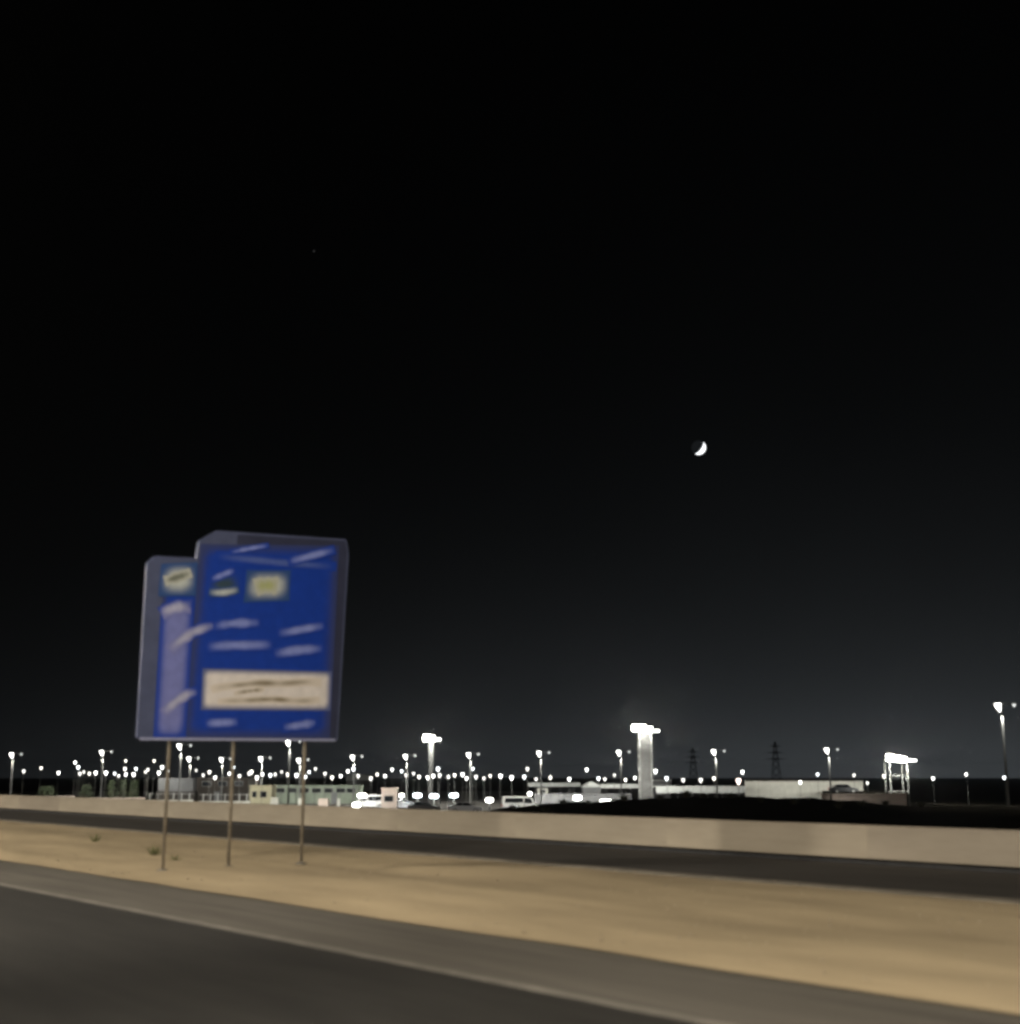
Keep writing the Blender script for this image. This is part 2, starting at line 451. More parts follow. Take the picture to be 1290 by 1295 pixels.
S_CRM = soft('sign_cream_ink', (0.80, 0.75, 0.73), (0.10, 0.13, 0.30), 1.0); S_ICO = soft('sign_icon_ink', (0.56, 0.60, 0.58), (0.03, 0.08, 0.25), 1.0)
S_SCR = soft('sign_script_ink', (0.13, 0.095, 0.03), (0.76, 0.69, 0.62)); S_LIME = soft('sign_lime_ink', (0.42, 0.46, 0.16), (0.53, 0.54, 0.48))
S_GRN = soft('sign_green_ink', (0.05, 0.08, 0.05)); S_GRNI = soft('sign_green_on_icon', (0.06, 0.08, 0.05), (0.54, 0.55, 0.5))
softplate('arrow_stem', [(194, 933), (204, 764), (246, 762), (235, 933)], S_STEM, 0.040, side, .3)
for k, (pts, wd) in enumerate((([(211, 826), (221, 816), (236, 804), (256, 794), (278, 789)], 12), ([(204, 905), (218, 891), (232, 880), (243, 876), (254, 873)], 11), ([(201, 778), (216, 769), (230, 766), (245, 768)], 14))):
    brush('arrow_branch', pts, wd, S_WHT, 0.0455 + k * .0007, main, k)
for k, (pts, wd) in enumerate((([(266, 794), (290, 788), (315, 788), (334, 787)], 12), ([(346, 802), (366, 799), (392, 794), (416, 790)], 11), ([(255, 820), (275, 816), (318, 816), (352, 815)], 13),
                ([(341, 829), (362, 824), (386, 821), (414, 820)], 13), ([(256, 916), (272, 914), (290, 914), (305, 912)], 12), ([(354, 921), (372, 918), (388, 916), (404, 912)], 11),
                ([(286, 700), (312, 694), (345, 689)], 6), ([(360, 712), (382, 706), (404, 700), (428, 694)], 10))):
    brush('lettering_line', pts, wd, S_PALE, 0.0487 + k * .0007, main, k + 5)
brush('divider_line', [(262, 702), (320, 708), (380, 714), (436, 717)], 10, S_DIV, 0.042, main, 3, .1)
cp = softplate('cream_panel', [(254, 898), (256, 845), (420, 849), (418, 899)], S_CRM, 0.044, main, .17)
for k, (pts, wd) in enumerate((([(262, 874), (284, 866), (304, 868), (332, 861), (352, 867), (380, 861), (412, 864)], 8), ([(270, 888), (292, 885), (318, 887), (345, 882), (372, 888), (410, 884)], 7), ([(292, 878), (318, 873), (338, 872)], 5))):
    brush('script_line', pts, wd, S_SCR, 0.050, cp, k + 20, .5, 34)
ic = softplate('icon_plate', [(200, 754), (204, 713), (250, 711), (248, 754)], S_ICO, 0.044, side, .4); brush('icon_mark', [(205, 736), (222, 731), (245, 723)], 10, S_GRNI, 0.050, ic, 31)
ic = softplate('icon_plate', [(260, 756), (262, 722), (308, 720), (306, 756)], S_GRN, 0.044, main, .5); brush('icon_mark', [(264, 734), (282, 727), (300, 719)], 8, S_PALE, 0.050, ic, 32); brush('icon_mark', [(260, 748), (280, 751), (306, 744)], 9, S_ICO, 0.052, ic, 33)
ic = softplate('icon_plate', [(308, 762), (312, 721), (368, 721), (366, 760)], S_ICO, 0.044, main, .4); brush('icon_mark', [(320, 744), (336, 739), (354, 742)], 17, S_LIME, 0.050, ic, 34)
for u in (209, 292, 384):
    x, _ = sp(u, 1100)
    b = B(); zt = sp(u, 720)[1]
    rod(b, (x - SX, 0.12, 0), (x - SX, 0.12, zt), 0.034, 0.034, 12); ps = new('post', b, M_POST, sign, True)
    b = B(); lathe(b, [(0.13, 0), (0.13, 0.05), (0.07, 0.09)], 12, (x - SX, 0.12, 0.02)); new('footing', b, M_KERB, ps)
for v in (760, 900):
    b = B(); x0, z0 = sp(190, v); x1, z1 = sp(422, v)
    box(b, x0 - SX, x1 - SX, 0.05, 0.09, z0 - .04, z0 + .04); new('rail', b, M_STEEL, sign)
for i in range(10):
    highway_lamp(YS - 12 - 18 * 3 + 18 * i, ORD[i])

# ------------------------------------------------------------------ moon and a star
c = at(883.5, 566, 4000); rm = 9.2 / F_PX * 4000
moon = thing('moon', 'thin bright crescent moon, lit along its lower right, in the black sky', 'moon', c)
b = B(); bmesh.ops.create_uvsphere(b, u_segments=48, v_segments=32, radius=rm)
new('dark_side', b, mat('moon_earthshine', (0.02, 0.02, 0.02), 1.0, emit=(0.8, 0.9, 1.0, 0.010), var=0.1, spec=0.0), moon, True)
b = B(); bmesh.ops.create_uvsphere(b, u_segments=96, v_segments=64, radius=rm * 1.004)
toc = (CAM - c).normalized()
side = (RGT * 0.80 + Vector((0, 0, -1)) * 0.60)
sun = (side * 0.90 - toc * 0.42).normalized()
dele = [f for f in b.faces if f.calc_center_median().normalized().dot(sun) < 0.02]
bmesh.ops.delete(b, geom=dele, context='FACES')
new('lit_crescent', b, mat('moon_lit', (0.2, 0.2, 0.2), 1.0, emit=(0.95, 0.98, 1.0, 2.2), var=0.1, spec=0.0), moon, True)
b = B(); bmesh.ops.create_icosphere(b, subdivisions=2, radius=1.3 / F_PX * 4000)
st = new('star', b, mat('star_light', (0, 0, 0), 1.0, emit=(1, 1, 1, 0.03), var=0, spec=0.0)); st.location = at(397, 317.5, 4000)
tag(st, 'very faint star high in the black sky above the blue sign', 'star')

# ------------------------------------------------------------------ lamps of the yard
def glow(parent, loc, power, col=(1.0, 0.97, 0.88), down=True, size=150, aim=(0, 0, -1)):
    l = bpy.data.lights.new('lamp_light', 'SPOT'); l.energy = power; l.color = col
    l.spot_size = R(size); l.spot_blend = 0.6; l.shadow_soft_size = 0.12
    o = bpy.data.objects.new('lamp_light', l); COL.objects.link(o); o.parent = parent; o.location = loc
    o.rotation_euler = Vector(aim).to_track_quat('-Z', 'Y').to_euler()
    return o
def arm_lamp_proto():
    t = thing('double_arm_lamp', 'x', 'street lamp')
    b = B(); rod(b, (0, 0, 0), (0, 0, 1), 0.15, 0.09, 10); new('pole', b, M_SHAFT, t, True)
    b = B(); rod(b, (-0.75, 0, 0.30), (1.5, 0, 0.05), 0.05, 0.04, 8); new('arm', b, M_STEEL, t, True)
    for cx, m, k in ((-0.34, M_LENS, 0.78), (1.35, M_LENSD, 0.5)):
        b = B(); box(b, cx - .46 * k, cx + .46 * k, -.3 * k, .3 * k, 0.16, 0.32, 0.05); h = new('lamp_head', b, M_STEEL, t)
        b = B(); lathe(b, [(0.05, -0.85), (0.16, -0.60), (0.32, -0.2), (0.40, 0.16)], 14, (0, 0, 0))
        for v in b.verts: v.co = Vector((v.co.x * k + cx + (0.3 * (-v.co.z - .1) * k if v.co.z < -.1 and k > .7 else 0), v.co.y * .8 * k, v.co.z * k * (1 if k > .7 else .6) + (0.157 - 0.16 * k)))
        new('lens', b, m, h, True)
    return t
def post_lamp_proto(lens, k=1.0):
    t = thing('post_lamp', 'x', 'lamp')
    b = B(); rod(b, (0, 0, 0), (0, 0, 1), 0.09, 0.07, 8); new('pole', b, M_POLE, t, True)
    b = B(); lathe(b, [(0.34 * k, 0.30 * k), (0.30 * k, 0.42 * k), (0.05, 0.5 * k)], 12); h = new('lamp_head', b, M_STEEL, t, True)
    b = B(); lathe(b, [(0.09, -0.75 * k), (0.20 * k, -0.45 * k), (0.38 * k, -0.1 * k), (0.40 * k, 0.12 * k), (0.32 * k, 0.297 * k)], 12); new('lens', b, lens, h, True)
    return t
def place(proto, first, u, v, D, name_group, label, yaw=None, sc=1.0, glow_w=0, loc_l=(0, -.6, -.9), aim=(0, 0, -1)):
    t = proto if first else copy_tree(proto)
    p = at(u, v, D)
    gz = ground_z(p.x, p.y)
    t.location = (p.x, p.y, gz)
    t.rotation_euler = (0, 0, YAW if yaw is None else YAW + yaw * .1)
    hgt = p.z - gz
    if glow_w: glow(t, loc_l[:2] + (hgt + loc_l[2],), glow_w, aim=aim)
    for ch in list(t.children):
        if ch.type == 'LIGHT': continue
        if ch.name.startswith('pole'): ch.scale = (sc, sc, hgt)
        else: ch.location = (0, 0, hgt); ch.scale = (sc, sc, sc)
    t['label'] = label; t['group'] = name_group
    return t
def vary(t, k):
    for h in t.children:
        for c in h.children:
            if c.name.startswith('lens'): c.data = c.data.copy(); c.data.materials.clear(); c.data.materials.append(LENS_VAR[k])
tall = [(128, 952, 250), (226.5, 944, 215), (238, 960, 262), (279, 961, 270), (329, 960, 255), (364, 939, 205), (377, 962, 262), (445, 958, 255), (512, 957, 250),
        (592, 955, 245), (681, 953, 238), (782, 952, 232), (902, 951, 228), (1045, 949, 222), (1263, 893, 150), (14, 955, 250)]
tl = ['far left, two lamps above each other left of the blue sign', 'with tall pole under the left end of the blue sign', 'close beside the tall pole under the left part of the sign',
      'alone below the middle of the blue sign', 'below the cream panel of the blue sign', 'tall, its light touching the lower edge of the blue sign', 'leaning close right of the tallest lamp under the sign',
      'first one right of the blue sign', 'just left of the round floodlight mast', 'just right of the round floodlight mast', 'above the left end of the long pale canopy', 'just left of the tallest floodlight tower',
      'first one right of the tallest floodlight tower', 'above the dark car on the terrace', 'at the far right edge of the view, nearest and highest', 'at the far left edge of the view']
ap = arm_lamp_proto()
for i, ((u, v, D), l) in enumerate(zip(tall, tl)):
    place(ap, i == 0, u + 3, v - 1, D * .88, 'double arm street lamps in the yard', 'double arm lamp ' + l, None, 1.0, 1300)
small = [(30, 976), (52, 972), (74, 978), (95, 965), (99, 971), (106, 977), (113, 979), (121, 978), (134, 978), (145, 979), (159, 963), (158, 973), (159, 980), (169, 980), (184, 977), (187, 974), (195, 963), (201, 978), (213, 976),
         (248, 975), (265, 977), (296, 971), (290, 979), (318, 977), (315, 979), (332, 980), (342, 981), (348, 980), (356, 977), (364, 980), (375, 981), (399, 973), (411, 979), (431, 982), (440, 976), (447, 973), (477, 980), (496, 974),
         (508, 976), (514, 981), (541, 984), (548, 982), (554, 973), (556, 981), (567, 983), (575, 981), (598, 973), (602, 983), (633, 982), (647, 984), (663, 983), (667, 973), (696, 984), (742, 974), (757, 985), (777, 981),
         (803, 984.5), (829, 976), (843, 985), (864, 987), (886, 987), (903, 985), (939, 977), (1012, 990), (1034, 980), (1080, 981), (1097, 991), (1118, 982), (1180, 985), (1222, 980), (1270, 984),
         (101, 979), (150, 982), (172, 973), (205, 971), (257, 981), (272, 984), (303, 982), (325, 984), (386, 983), (391, 977), (420, 984), (453, 982), (469, 985), (487, 982), (523, 979), (530, 983), (585, 980), (590, 985), (612, 985), (620, 982), (678, 986), (720, 986), (765, 986), (791, 987)]
zones = [(-99, 172, 'left of the blue sign'), (172, 316, 'under the left half of the blue sign'), (316, 425, 'under the right half of the blue sign'), (425, 541, 'between the blue sign and round mast'),
         (541, 700, 'between the round mast and long canopy'), (700, 812, 'above the canopies left of the tallest tower'), (812, 930, 'just right of the tallest floodlight tower'),
         (930, 1120, 'by the long pale wall'), (1120, 2000, 'past the right end of the pale wall')]
ordw = ['first', 'second', 'third', 'fourth', 'fifth', 'sixth', 'seventh', 'eighth', 'ninth', 'tenth', 'eleventh', 'twelfth', 'thirteenth', 'fourteenth', 'fifteenth', 'sixteenth', 'seventeenth', 'eighteenth', 'nineteenth', 'twentieth', 'twenty-first', 'twenty-second', 'twenty-third', 'twenty-fourth', 'twenty-fifth', 'twenty-sixth', 'twenty-seventh', 'twenty-eighth']
small.sort()
pp = post_lamp_proto(M_LENS)
cnt = {}
for i, (u, v) in enumerate(small):
    z = [q for q in zones if q[0] <= u < q[1]][0][2]
    cnt[z] = cnt.get(z, -1) + 1
    D = 214 + 30 * math.sin(i * 2.4)
    vk = (i * 7 + i // 3) % 4
    if u > 690: D = 222 + 14 * math.sin(i * 2.4)
    vary(place(pp, i == 0, u, v - 1, D, 'small white lamps on posts across the yard', 'small post lamp %s, %s from left' % (z, ordw[cnt[z]]), random.uniform(-3, 3), random.uniform(.40, .62) * (.9 if u < 430 else 1) * D / 214, (900 if 820 < u < 942 else 2500) if u > 690 else 1000, (0, .5, -.5), (0, 1, -.45 if u > 690 else -.8)), vk)
wp = post_lamp_proto(M_LENSW)
place(wp, True, 934, 987, 236, 'small white lamps on posts across the yard', 'small pinkish post lamp at the left end of the long pale wall')
# low yard lights close to the ground
def flood_proto(wd, lens):
    t = thing('yard_floodlight', 'x', 'floodlight')
    b = B(); rod(b, (0, 0, 0), (0, 0, 1), 0.08, 0.07, 8); new('pole', b, M_STEEL, t, True)
    b = B(); box(b, -wd / 2 - .06, wd / 2 + .06, -.1, .25, -.28, .30, .04); h = new('lamp_head', b, M_DARKM, t)
    b = B(); box(b, -wd / 2, wd / 2, -.34, -.102, -.24, .26, .22 if wd < 1.6 else .16); new('lens', b, lens, h)
    return t
fl = [(458, 1006, 200, 1.3, M_LENS, 'brightest one, low over the barrier right of the sign'), (451, 1018, 185, 1.1, M_LENS, 'yellowish lowest one, close to the barrier top'), (508, 1006, 205, .7, M_LENS, 'small one beside the kiosk'),
      (528, 1006, 195, 1.2, M_LENSB, 'over the parked cars, left of the bluish one'), (549, 1007, 190, 1.2, M_LENSB, 'the bluish one in the middle of three over the cars'), (574, 1006, 195, 1.2, M_LENSB, 'over the silver car, right of the bluish one'),
      (619, 1012, 182, 1.0, M_LENS, 'alone left of the white van'), (670, 1004, 215, .6, M_LENS, 'tiny one at the end of the van roof'), (730, 1009, 165, 1.0, M_LENS, 'over the dark bank, left of the long one'),
      (769, 1014.5, 150, 1.9, M_LENS, 'long one low on the dark bank'), (1063, 1021, 145, .6, M_LENSD, 'small dim one low on the dark bank at right'), (652, 1020, 175, .7, M_LENSD, 'dim one in front of the white van')]
for u, v, D, wd, m, l in fl:
    pt = at(u, v, D)
    ft = place(flood_proto(wd, m), True, u, v, D, 'low floodlights in the yard', 'low floodlight, ' + l, random.uniform(-.15, .15))
    if m is not M_LENSD: glow(ft, (0, .4, pt.z - ft.location.z), 420 * wd, (0.95, 0.98, 1.0), size=150, aim=(0, 1, -.5))

# floodlight masts
def beam_frame(bm, a, b, r): rod(bm, a, b, r, r, 6)
def mast(u, v, D, wd, kind, label, name):
    p = at(u, v, D); gz = ground_z(p.x, p.y); h = p.z - gz
    t = thing(name, label, 'floodlight', (p.x, p.y, gz), YAW)
    if kind == 'round':
        b = B(); rod(b, (0, 0, 0), (0, 0, h), wd * .36, wd * .45, 16); new('mast', b, M_SHAFT, t, True)
    else:
        q = wd / 2
        for sx in (-1, 1):
            for sy in (-1, 1):
                b = B(); rod(b, (sx * q, sy * q, 0), (sx * q, sy * q, h), .10, .10, 8); new('leg', b, M_STEEL, t, True)
        b = B(); n = max(3, int(h / (wd * .8)))
        for k in range(n):
            z0, z1 = h * k / n, h * (k + 1) / n
            for (ax, ay), (bx, by) in (((-q, -q), (q, -q)), ((q, -q), (q, q)), ((q, q), (-q, q)), ((-q, q), (-q, -q))):
                rod(b, (ax, ay, z1 - .05), (bx, by, z1 - .05), .05, .05, 6)
                if kind == 'lattice':
                    rod(b, (ax, ay, z0), (bx, by, z1), .05, .05, 6); rod(b, (bx, by, z0), (ax, ay, z1), .05, .05, 6)
        new('bracing', b, M_SHAFT if kind == 'lattice' else M_STEEL, t)
        if kind == 'lattice':
            b = B(); box(b, -q * .8, q * .8, -q * .5, q * .5, 0, h - .1); new('ladder_shaft', b, M_SHAFT, t)
    W2 = wd * (1.15 if kind == 'round' else 1.15)
    b = B(); box(b, -W2 * .55, W2 * .6, -.5, .5, h, h + .1, .03); new('platform', b, M_STEEL, t)
    glow(t, (0, -wd / 2 - 1.3, h - .3), 1300, size=160, aim=(0, .55, -1))
    for sx in (-1, 1):  # pair of down-facing heads added to brighten the shaft below
        b = B(); box(b, sx * W2 * .45 - .25, sx * W2 * .45 + .25, -wd / 2 - .75, -wd / 2 - .35, h + .0, h + .2, .03); hd = new('lamp_head', b, M_STEEL, t)
        b = B(); box(b, sx * W2 * .45 - .2, sx * W2 * .45 + .2, -wd / 2 - .7, -wd / 2 - .4, h - .12, h - .003); new('lens', b, M_LENSH, hd)
    return t, h
def mast_lights(t, h, spec):
    for x, z, wd, ht, m in spec:
        b = B(); box(b, x - wd / 2 - .05, x + wd / 2 + .05, -.35, .1, h + z - ht / 2 - .05, h + z + ht / 2 + .05, .05); hd = new('lamp_head', b, M_STEEL, t)
        b = B(); box(b, x - wd / 2, x + wd / 2, -.55, -.352, h + z - ht / 2, h + z + ht / 2, .09); new('lens', b, m, hd)
M_LENSH = mat('mast_lens', (0.8, 0.8, 0.76), 0.4, emit=(1.0, 0.99, 0.88, 70.0), var=0.02)
t, h = mast(815, 924, 225, 2.1, 'lattice', 'tallest floodlight tower, a pale square shaft under a wide bright head', 'floodlight_tower')
mast_lights(t, h, [(-1.55, .45, 1.2, 1.0, M_LENSH), (-.35, .35, 1.1, 1.1, M_LENSH), (.75, .15, 1.0, .8, M_LENSH), (1.9, -.05, 1.3, .32, M_LENS)])
t, h = mast(545.5, 936, 225, 1.05, 'round', 'thick round floodlight mast with a bright head, right of the blue sign', 'floodlight_mast')
mast_lights(t, h, [(-.85, .35, 1.0, 1.0, M_LENSH), (.1, .3, .9, .9, M_LENSH), (1.15, .1, 1.0, .4, M_LENS)])
t, h = mast(1132.5, 961, 215, 2.9, 'frame', 'open four legged floodlight tower at the right end of the pale wall', 'floodlight_tower')
mast_lights(t, h, [(-1.0, .35, 1.1, 1.0, M_LENSH), (.15, .2, 1.1, .9, M_LENSH), (1.2, .05, 1.0, .7, M_LENSH), (2.6, -.1, 1.5, .25, M_LENS)])
# dark power pylons against the sky
def pylon(u, vtop, D, label):
    p = at(u, vtop, D); t = thing('power_pylon', label, 'pylon', (p.x, p.y, GZ), YAW, 'power pylons against the sky')
    h = p.z - GZ; b = B()
    for sx in (-1, 1):
        for sy in (-1, 1): rod(b, (sx * 2.2, sy * 2.2, 0), (sx * .35, sy * .35, h), .13, .09, 6)
    for k in range(6):
        z0, z1 = h * k / 6, h * (k + 1) / 6; w0, w1 = 2.2 - 1.85 * k / 6, 2.2 - 1.85 * (k + 1) / 6
        for s in (-1, 1):
            rod(b, (-w0, s * w0, z0), (w1, s * w1, z1), .09, .09, 5); rod(b, (w0, s * w0, z0), (-w1, s * w1, z1), .09, .09, 5)
    new('lattice_body', b, M_DARKM, t)
    for z, wd in ((.62, 5.0), (.76, 4.2), (.90, 3.2)):
        b = B(); prism(b, [(-wd, h * z), (0, h * z - .25), (wd, h * z), (0, h * z + .35)], -.25, .25); new('crossarm', b, M_DARKM, t)
pylon(980, 938, 560, 'dark power pylon standing behind the long pale wall')
pylon(876, 946, 620, 'dark power pylon right of the tallest floodlight tower')

# ------------------------------------------------------------------ buildings
def frame(u0, u1, v0, v1, D):
    a, c = at(u0, v1, D), at(u1, v0, D)
    mid = at((u0 + u1) / 2, v1, D)
    wd = (u1 - u0) * D / F_PX / 1.021
    return mid, wd, c.z
def building(name, label, cat, u0, u1, v0, v1, D, depth, mw, mr, wins=(), door=None, zb=None, over=.25, pitch=0.0, group=None, panels=0):
    mid, wd, zt = frame(u0, u1, v0, v1, D)
    gz = ground_z(mid.x, mid.y) if zb is None else zb
    t = thing(name, label, cat, (mid.x, mid.y, gz), YAW, group)
    h = zt - gz
    if panels:
        b = B(); box(b, -wd / 2 + .05, wd / 2 - .05, .06, depth, 0, h - .2); new('core_wall', b, mw, t)
        pw = wd / panels
        b = B(); box(b, -pw / 2 + .04, pw / 2 - .04, -.02, .058, .05, h - .22); p0 = None
        for k in range(panels):
            if p0 is None: p0 = new('wall_panel', b, mw, t); o = p0
            else: o = p0.copy(); COL.objects.link(o); o.parent = t
            o.location = (-wd / 2 + pw * (k + .5), 0, 0)
    else:
        b = B(); box(b, -wd / 2, wd / 2, 0, depth, 0, h - .2); new('wall', b, mw, t)
    b = B()
    if pitch:
        prism(b, [(-wd / 2 - over, h - .2), (wd / 2 + over, h - .2), (wd / 2 + over, h - .12), (0, h + pitch), (-wd / 2 - over, h - .12)], -over, depth + over)
    else: box(b, -wd / 2 - over, wd / 2 + over, -over, depth + over, h - .198, h, .03)
    new('roof', b, mr, t)
    for x, z, ww, hh in wins:
        b = B(); box(b, x * wd - ww / 2 - .08, x * wd + ww / 2 + .08, -.06, .02, z - hh / 2 - .08, z + hh / 2 + .08); f = new('window', b, M_SHAFT, t)
        b = B(); box(b, x * wd - ww / 2, x * wd + ww / 2, -.075, -.061, z - hh / 2, z + hh / 2); new('pane', b, M_GLASS, f)
    if door is not None:
        b = B(); box(b, door * wd - .5, door * wd + .5, -.05, .02, .02, 2.1, .01); d = new('door', b, M_GREY, t)
        b = B(); box(b, door * wd + .32, door * wd + .42, -.1, -.051, 1.0, 1.08); new('handle', b, M_STEEL, d)
    return t
building('gatehouse', 'small cream gatehouse right of the dark brown building below the sign', 'building', 315, 343, 993, 1019, 208, 4, M_CREAM, M_CREAM, [(.12, 2.1, .9, .8), (-.28, 2.1, .6, .8)], None, over=.06)
building('long_building', 'long low grey green building right of the cream gatehouse', 'building', 343, 452, 993, 1020, 236, 8, M_GREENW, M_GREENW, [(x, 2.4, 1.5, .7) for x in (-.4, -.26, -.12, .02, .16, .3, .42)], .23, over=.1)
building('dark_building', 'dark brown flat roofed building under the middle of the blue sign', 'building', 247, 314, 983, 1016, 238, 9, M_BROWN, M_BROWN, [(-.3, 3.6, 1.6, .8), (0, 3.6, 1.6, .8), (.3, 3.6, 1.6, .8)], -.1, over=.1)
# containers, one on the other
def container(label, u0, u1, v0, v1, D, m, zb):
    mid, wd, zt = frame(u0, u1, v0, v1, D)
    t = thing('shipping_container', label, 'container', (mid.x, mid.y, zb), YAW, 'stacked containers left of the dark building')
    h = zt - zb
    b = B(); box(b, -wd / 2, wd / 2, 0, 2.4, 0.02, h); new('body', b, m, t)
    n = int(wd / .45)
    b0 = None
    for k in range(n):
        if b0 is None:
            b = B(); box(b, -.1, .1, -.05, -.002, .15, h - .15); o = b0 = new('rib', b, m, t)
        else: o = b0.copy(); COL.objects.link(o); o.parent = t
        o.location = (-wd / 2 + (k + .5) * wd / n, 0, 0)
    for s in (-1, 1):
        b = B(); box(b, s * (wd / 2 - .08) - .08, s * (wd / 2 - .08) + .08, -.062, .0, 0.02, h); new('corner_post', b, m, t)
    return h
p0 = at(222, 1018, 222); zc = ground_z(p0.x, p0.y)
hz = at(222, 1001, 222).z
container('dark green lower container under the grey one, left of the dark building', 197, 245, 1001, 1018, 222, M_BROWN, zc)
container('grey upper container on top of the dark one, left of the dark building', 200, 244, 984, 1001, 222, M_GREY, hz + .002)
# low white wall with thin fence posts
def low_wall(label, u0, u1, v0, D, m, posts, vpost):
    mid, wd, zt = frame(u0, u1, v0, v0, D); gz = ground_z(mid.x, mid.y); h = zt - gz
    t = thing('low_wall', label, 'wall', (mid.x, mid.y, gz), YAW, 'low white wall runs below the sign')
    b = B(); box(b, -wd / 2, wd / 2, 0, .35, 0, h, .03); new('wall_body', b, m, t)
    hp = at(u0, vpost, D).z - gz
    b0 = None
    for k in range(posts):
        if b0 is None: b = B(); box(b, -.06, .06, .1, .22, h, hp); o = b0 = new('fence_post', b, M_STEEL, t)
        else: o = b0.copy(); COL.objects.link(o); o.parent = t
        o.location = (-wd / 2 + (k + .5) * wd / posts, 0, 0)
    if posts:
        b = B(); box(b, -wd / 2, wd / 2, .14, .18, hp - .15, hp - .09); new('rail', b, M_STEEL, t)
low_wall('low white wall with fence posts in front of the two containers', 184, 244, 1011.5, 204, M_WHITE, 6, 1003)
low_wall('low white wall with fence posts in front of the dark brown building', 252, 316, 1013, 200, M_WHITE, 7, 1004)
low_wall('plain low beige wall below the bushes, left of the containers', 96, 183, 1008.5, 208, M_PINK, 0, 1003)
low_wall('plain low beige wall at the far left edge', -40, 94, 1006.5, 212, M_PINK, 0, 1003)
def block(u0, u1, v0, D, m, label):
    mid, wd, zt = frame(u0, u1, v0, v0, D); gz = ground_z(mid.x, mid.y); h = zt - gz
    b = B(); pts = [(-wd / 2, 0), (-wd / 2 + .06, h - .08), (-wd / 2 + .12, h), (wd / 2 - .12, h), (wd / 2 - .06, h - .08), (wd / 2, 0)]
    prism(b, pts, 0, max(.8, wd * .7)); o = new('concrete_block', b, m); o.location = (mid.x, mid.y, gz); o.rotation_euler = (0, 0, YAW + random.uniform(-.2, .2))
    tag(o, label, 'block', 'pale blocks in front of the long building')
block(342, 352, 1008.5, 204, M_WHITE, 'white concrete block touching the right side of the cream gatehouse')
block(377, 384, 1009.5, 202, M_WHITE, 'narrow white concrete block between the gatehouse and the pinkish block')
block(402, 415, 1010, 200, M_PINK, 'wide pinkish concrete block in front of the long building')
block(426, 431, 1010, 200, M_WHITE, 'thin white block right of the pinkish one')
building('kiosk', 'small pinkish kiosk between the two brightest low lights and the parked cars', 'kiosk', 482, 501, 996, 1021, 190, 2.6, M_PINK, M_PINK, [(0, 1.75, 1.2, .7)], None, over=.12)
# arched hangar in the distance
p = at(455, 979, 420); t = thing('hangar', 'small pale arched hangar far off right of the blue sign', 'hangar', (p.x, p.y, GZ), YAW)
hh = p.z - GZ
b = B(); prism(b, [(-4.5, hh - 2.0)] + [(4.5 * math.cos(math.pi - math.pi * k / 12), hh - 2.0 + 2.0 * math.sin(math.pi * k / 12)) for k in range(13)], 0, 14); new('arched_roof', b, M_ROOF, t)
b = B(); box(b, -4.4, 4.4, .1, 13.9, 0, hh - 2.0); new('wall', b, M_GREY, t)

def canopy(label, u0, u1, v0, thick, D, depth, m, cols):
    mid, wd, zt = frame(u0, u1, v0, v0, D); gz = ground_z(mid.x, mid.y); h = zt - gz
    th = thick * D / F_PX
    t = thing('parking_canopy', label, 'canopy', (mid.x, mid.y, gz), YAW, 'long pale canopies in the yard')
    b = B(); box(b, -wd / 2, wd / 2, .05, depth, h - .25, h - .05, .04); new('roof', b, m, t)
    n = max(3, int(wd / 2.2)); b0 = None
    for k in range(n):
        if b0 is None: b = B(); box(b, -wd / n / 2 + .02, wd / n / 2 - .02, -.05, .048, h - th, h); o = b0 = new('fascia_panel', b, m, t)
        else: o = b0.copy(); COL.objects.link(o); o.parent = t
        o.location = (-wd / 2 + wd * (k + .5) / n, 0, 0)
    c0 = None
    for k in range(cols):
        if c0 is None: b = B(); rod(b, (0, .6, 0), (0, .6, h - .25), .09, .09, 8); o = c0 = new('column', b, M_DARKM, t)
        else: o = c0.copy(); COL.objects.link(o); o.parent = t
        o.location = (-wd / 2 + wd * (k + .5) / cols, 0, 0)
    return t
canopy('long grey canopy beside the gabled shed, left of the tallest tower', 668, 734, 990, 4.5, 262, 5, M_ROOF, 4)
canopy('narrow pale canopy under the tallest floodlight tower', 760, 822, 991.5, 5, 250, 5, M_ROOF, 4)
canopy('bright pale canopy between the tallest tower and the long pale wall', 829, 942, 994, 8.5, 240, 5, M_ROOF, 6)
building('gabled_shed', 'small shed with a pale gabled roof between two canopies', 'shed', 737, 760, 994, 1010, 250, 6, M_GREY, M_ROOF, [], 0.1, pitch=.9)
building('grey_cabin', 'small grey cabin under the long grey canopy', 'cabin', 680, 693, 996, 1010, 255, 3, M_WHITE, M_GREY, [(0, 2.0, 1.0, .5)], None, over=.05)
building('long_shed', 'long low grey shed in front of the canopies, behind the low lights', 'shed', 676, 798, 1004, 1016, 215, 5, M_GREY, M_GREY, [], -.2, over=.1, panels=8)
building('roof_hut', 'flat grey hut right of the tallest floodlight tower', 'hut', 822, 848, 986, 994, 275, 4, M_GREY, M_ROOF, [], None, over=.3)
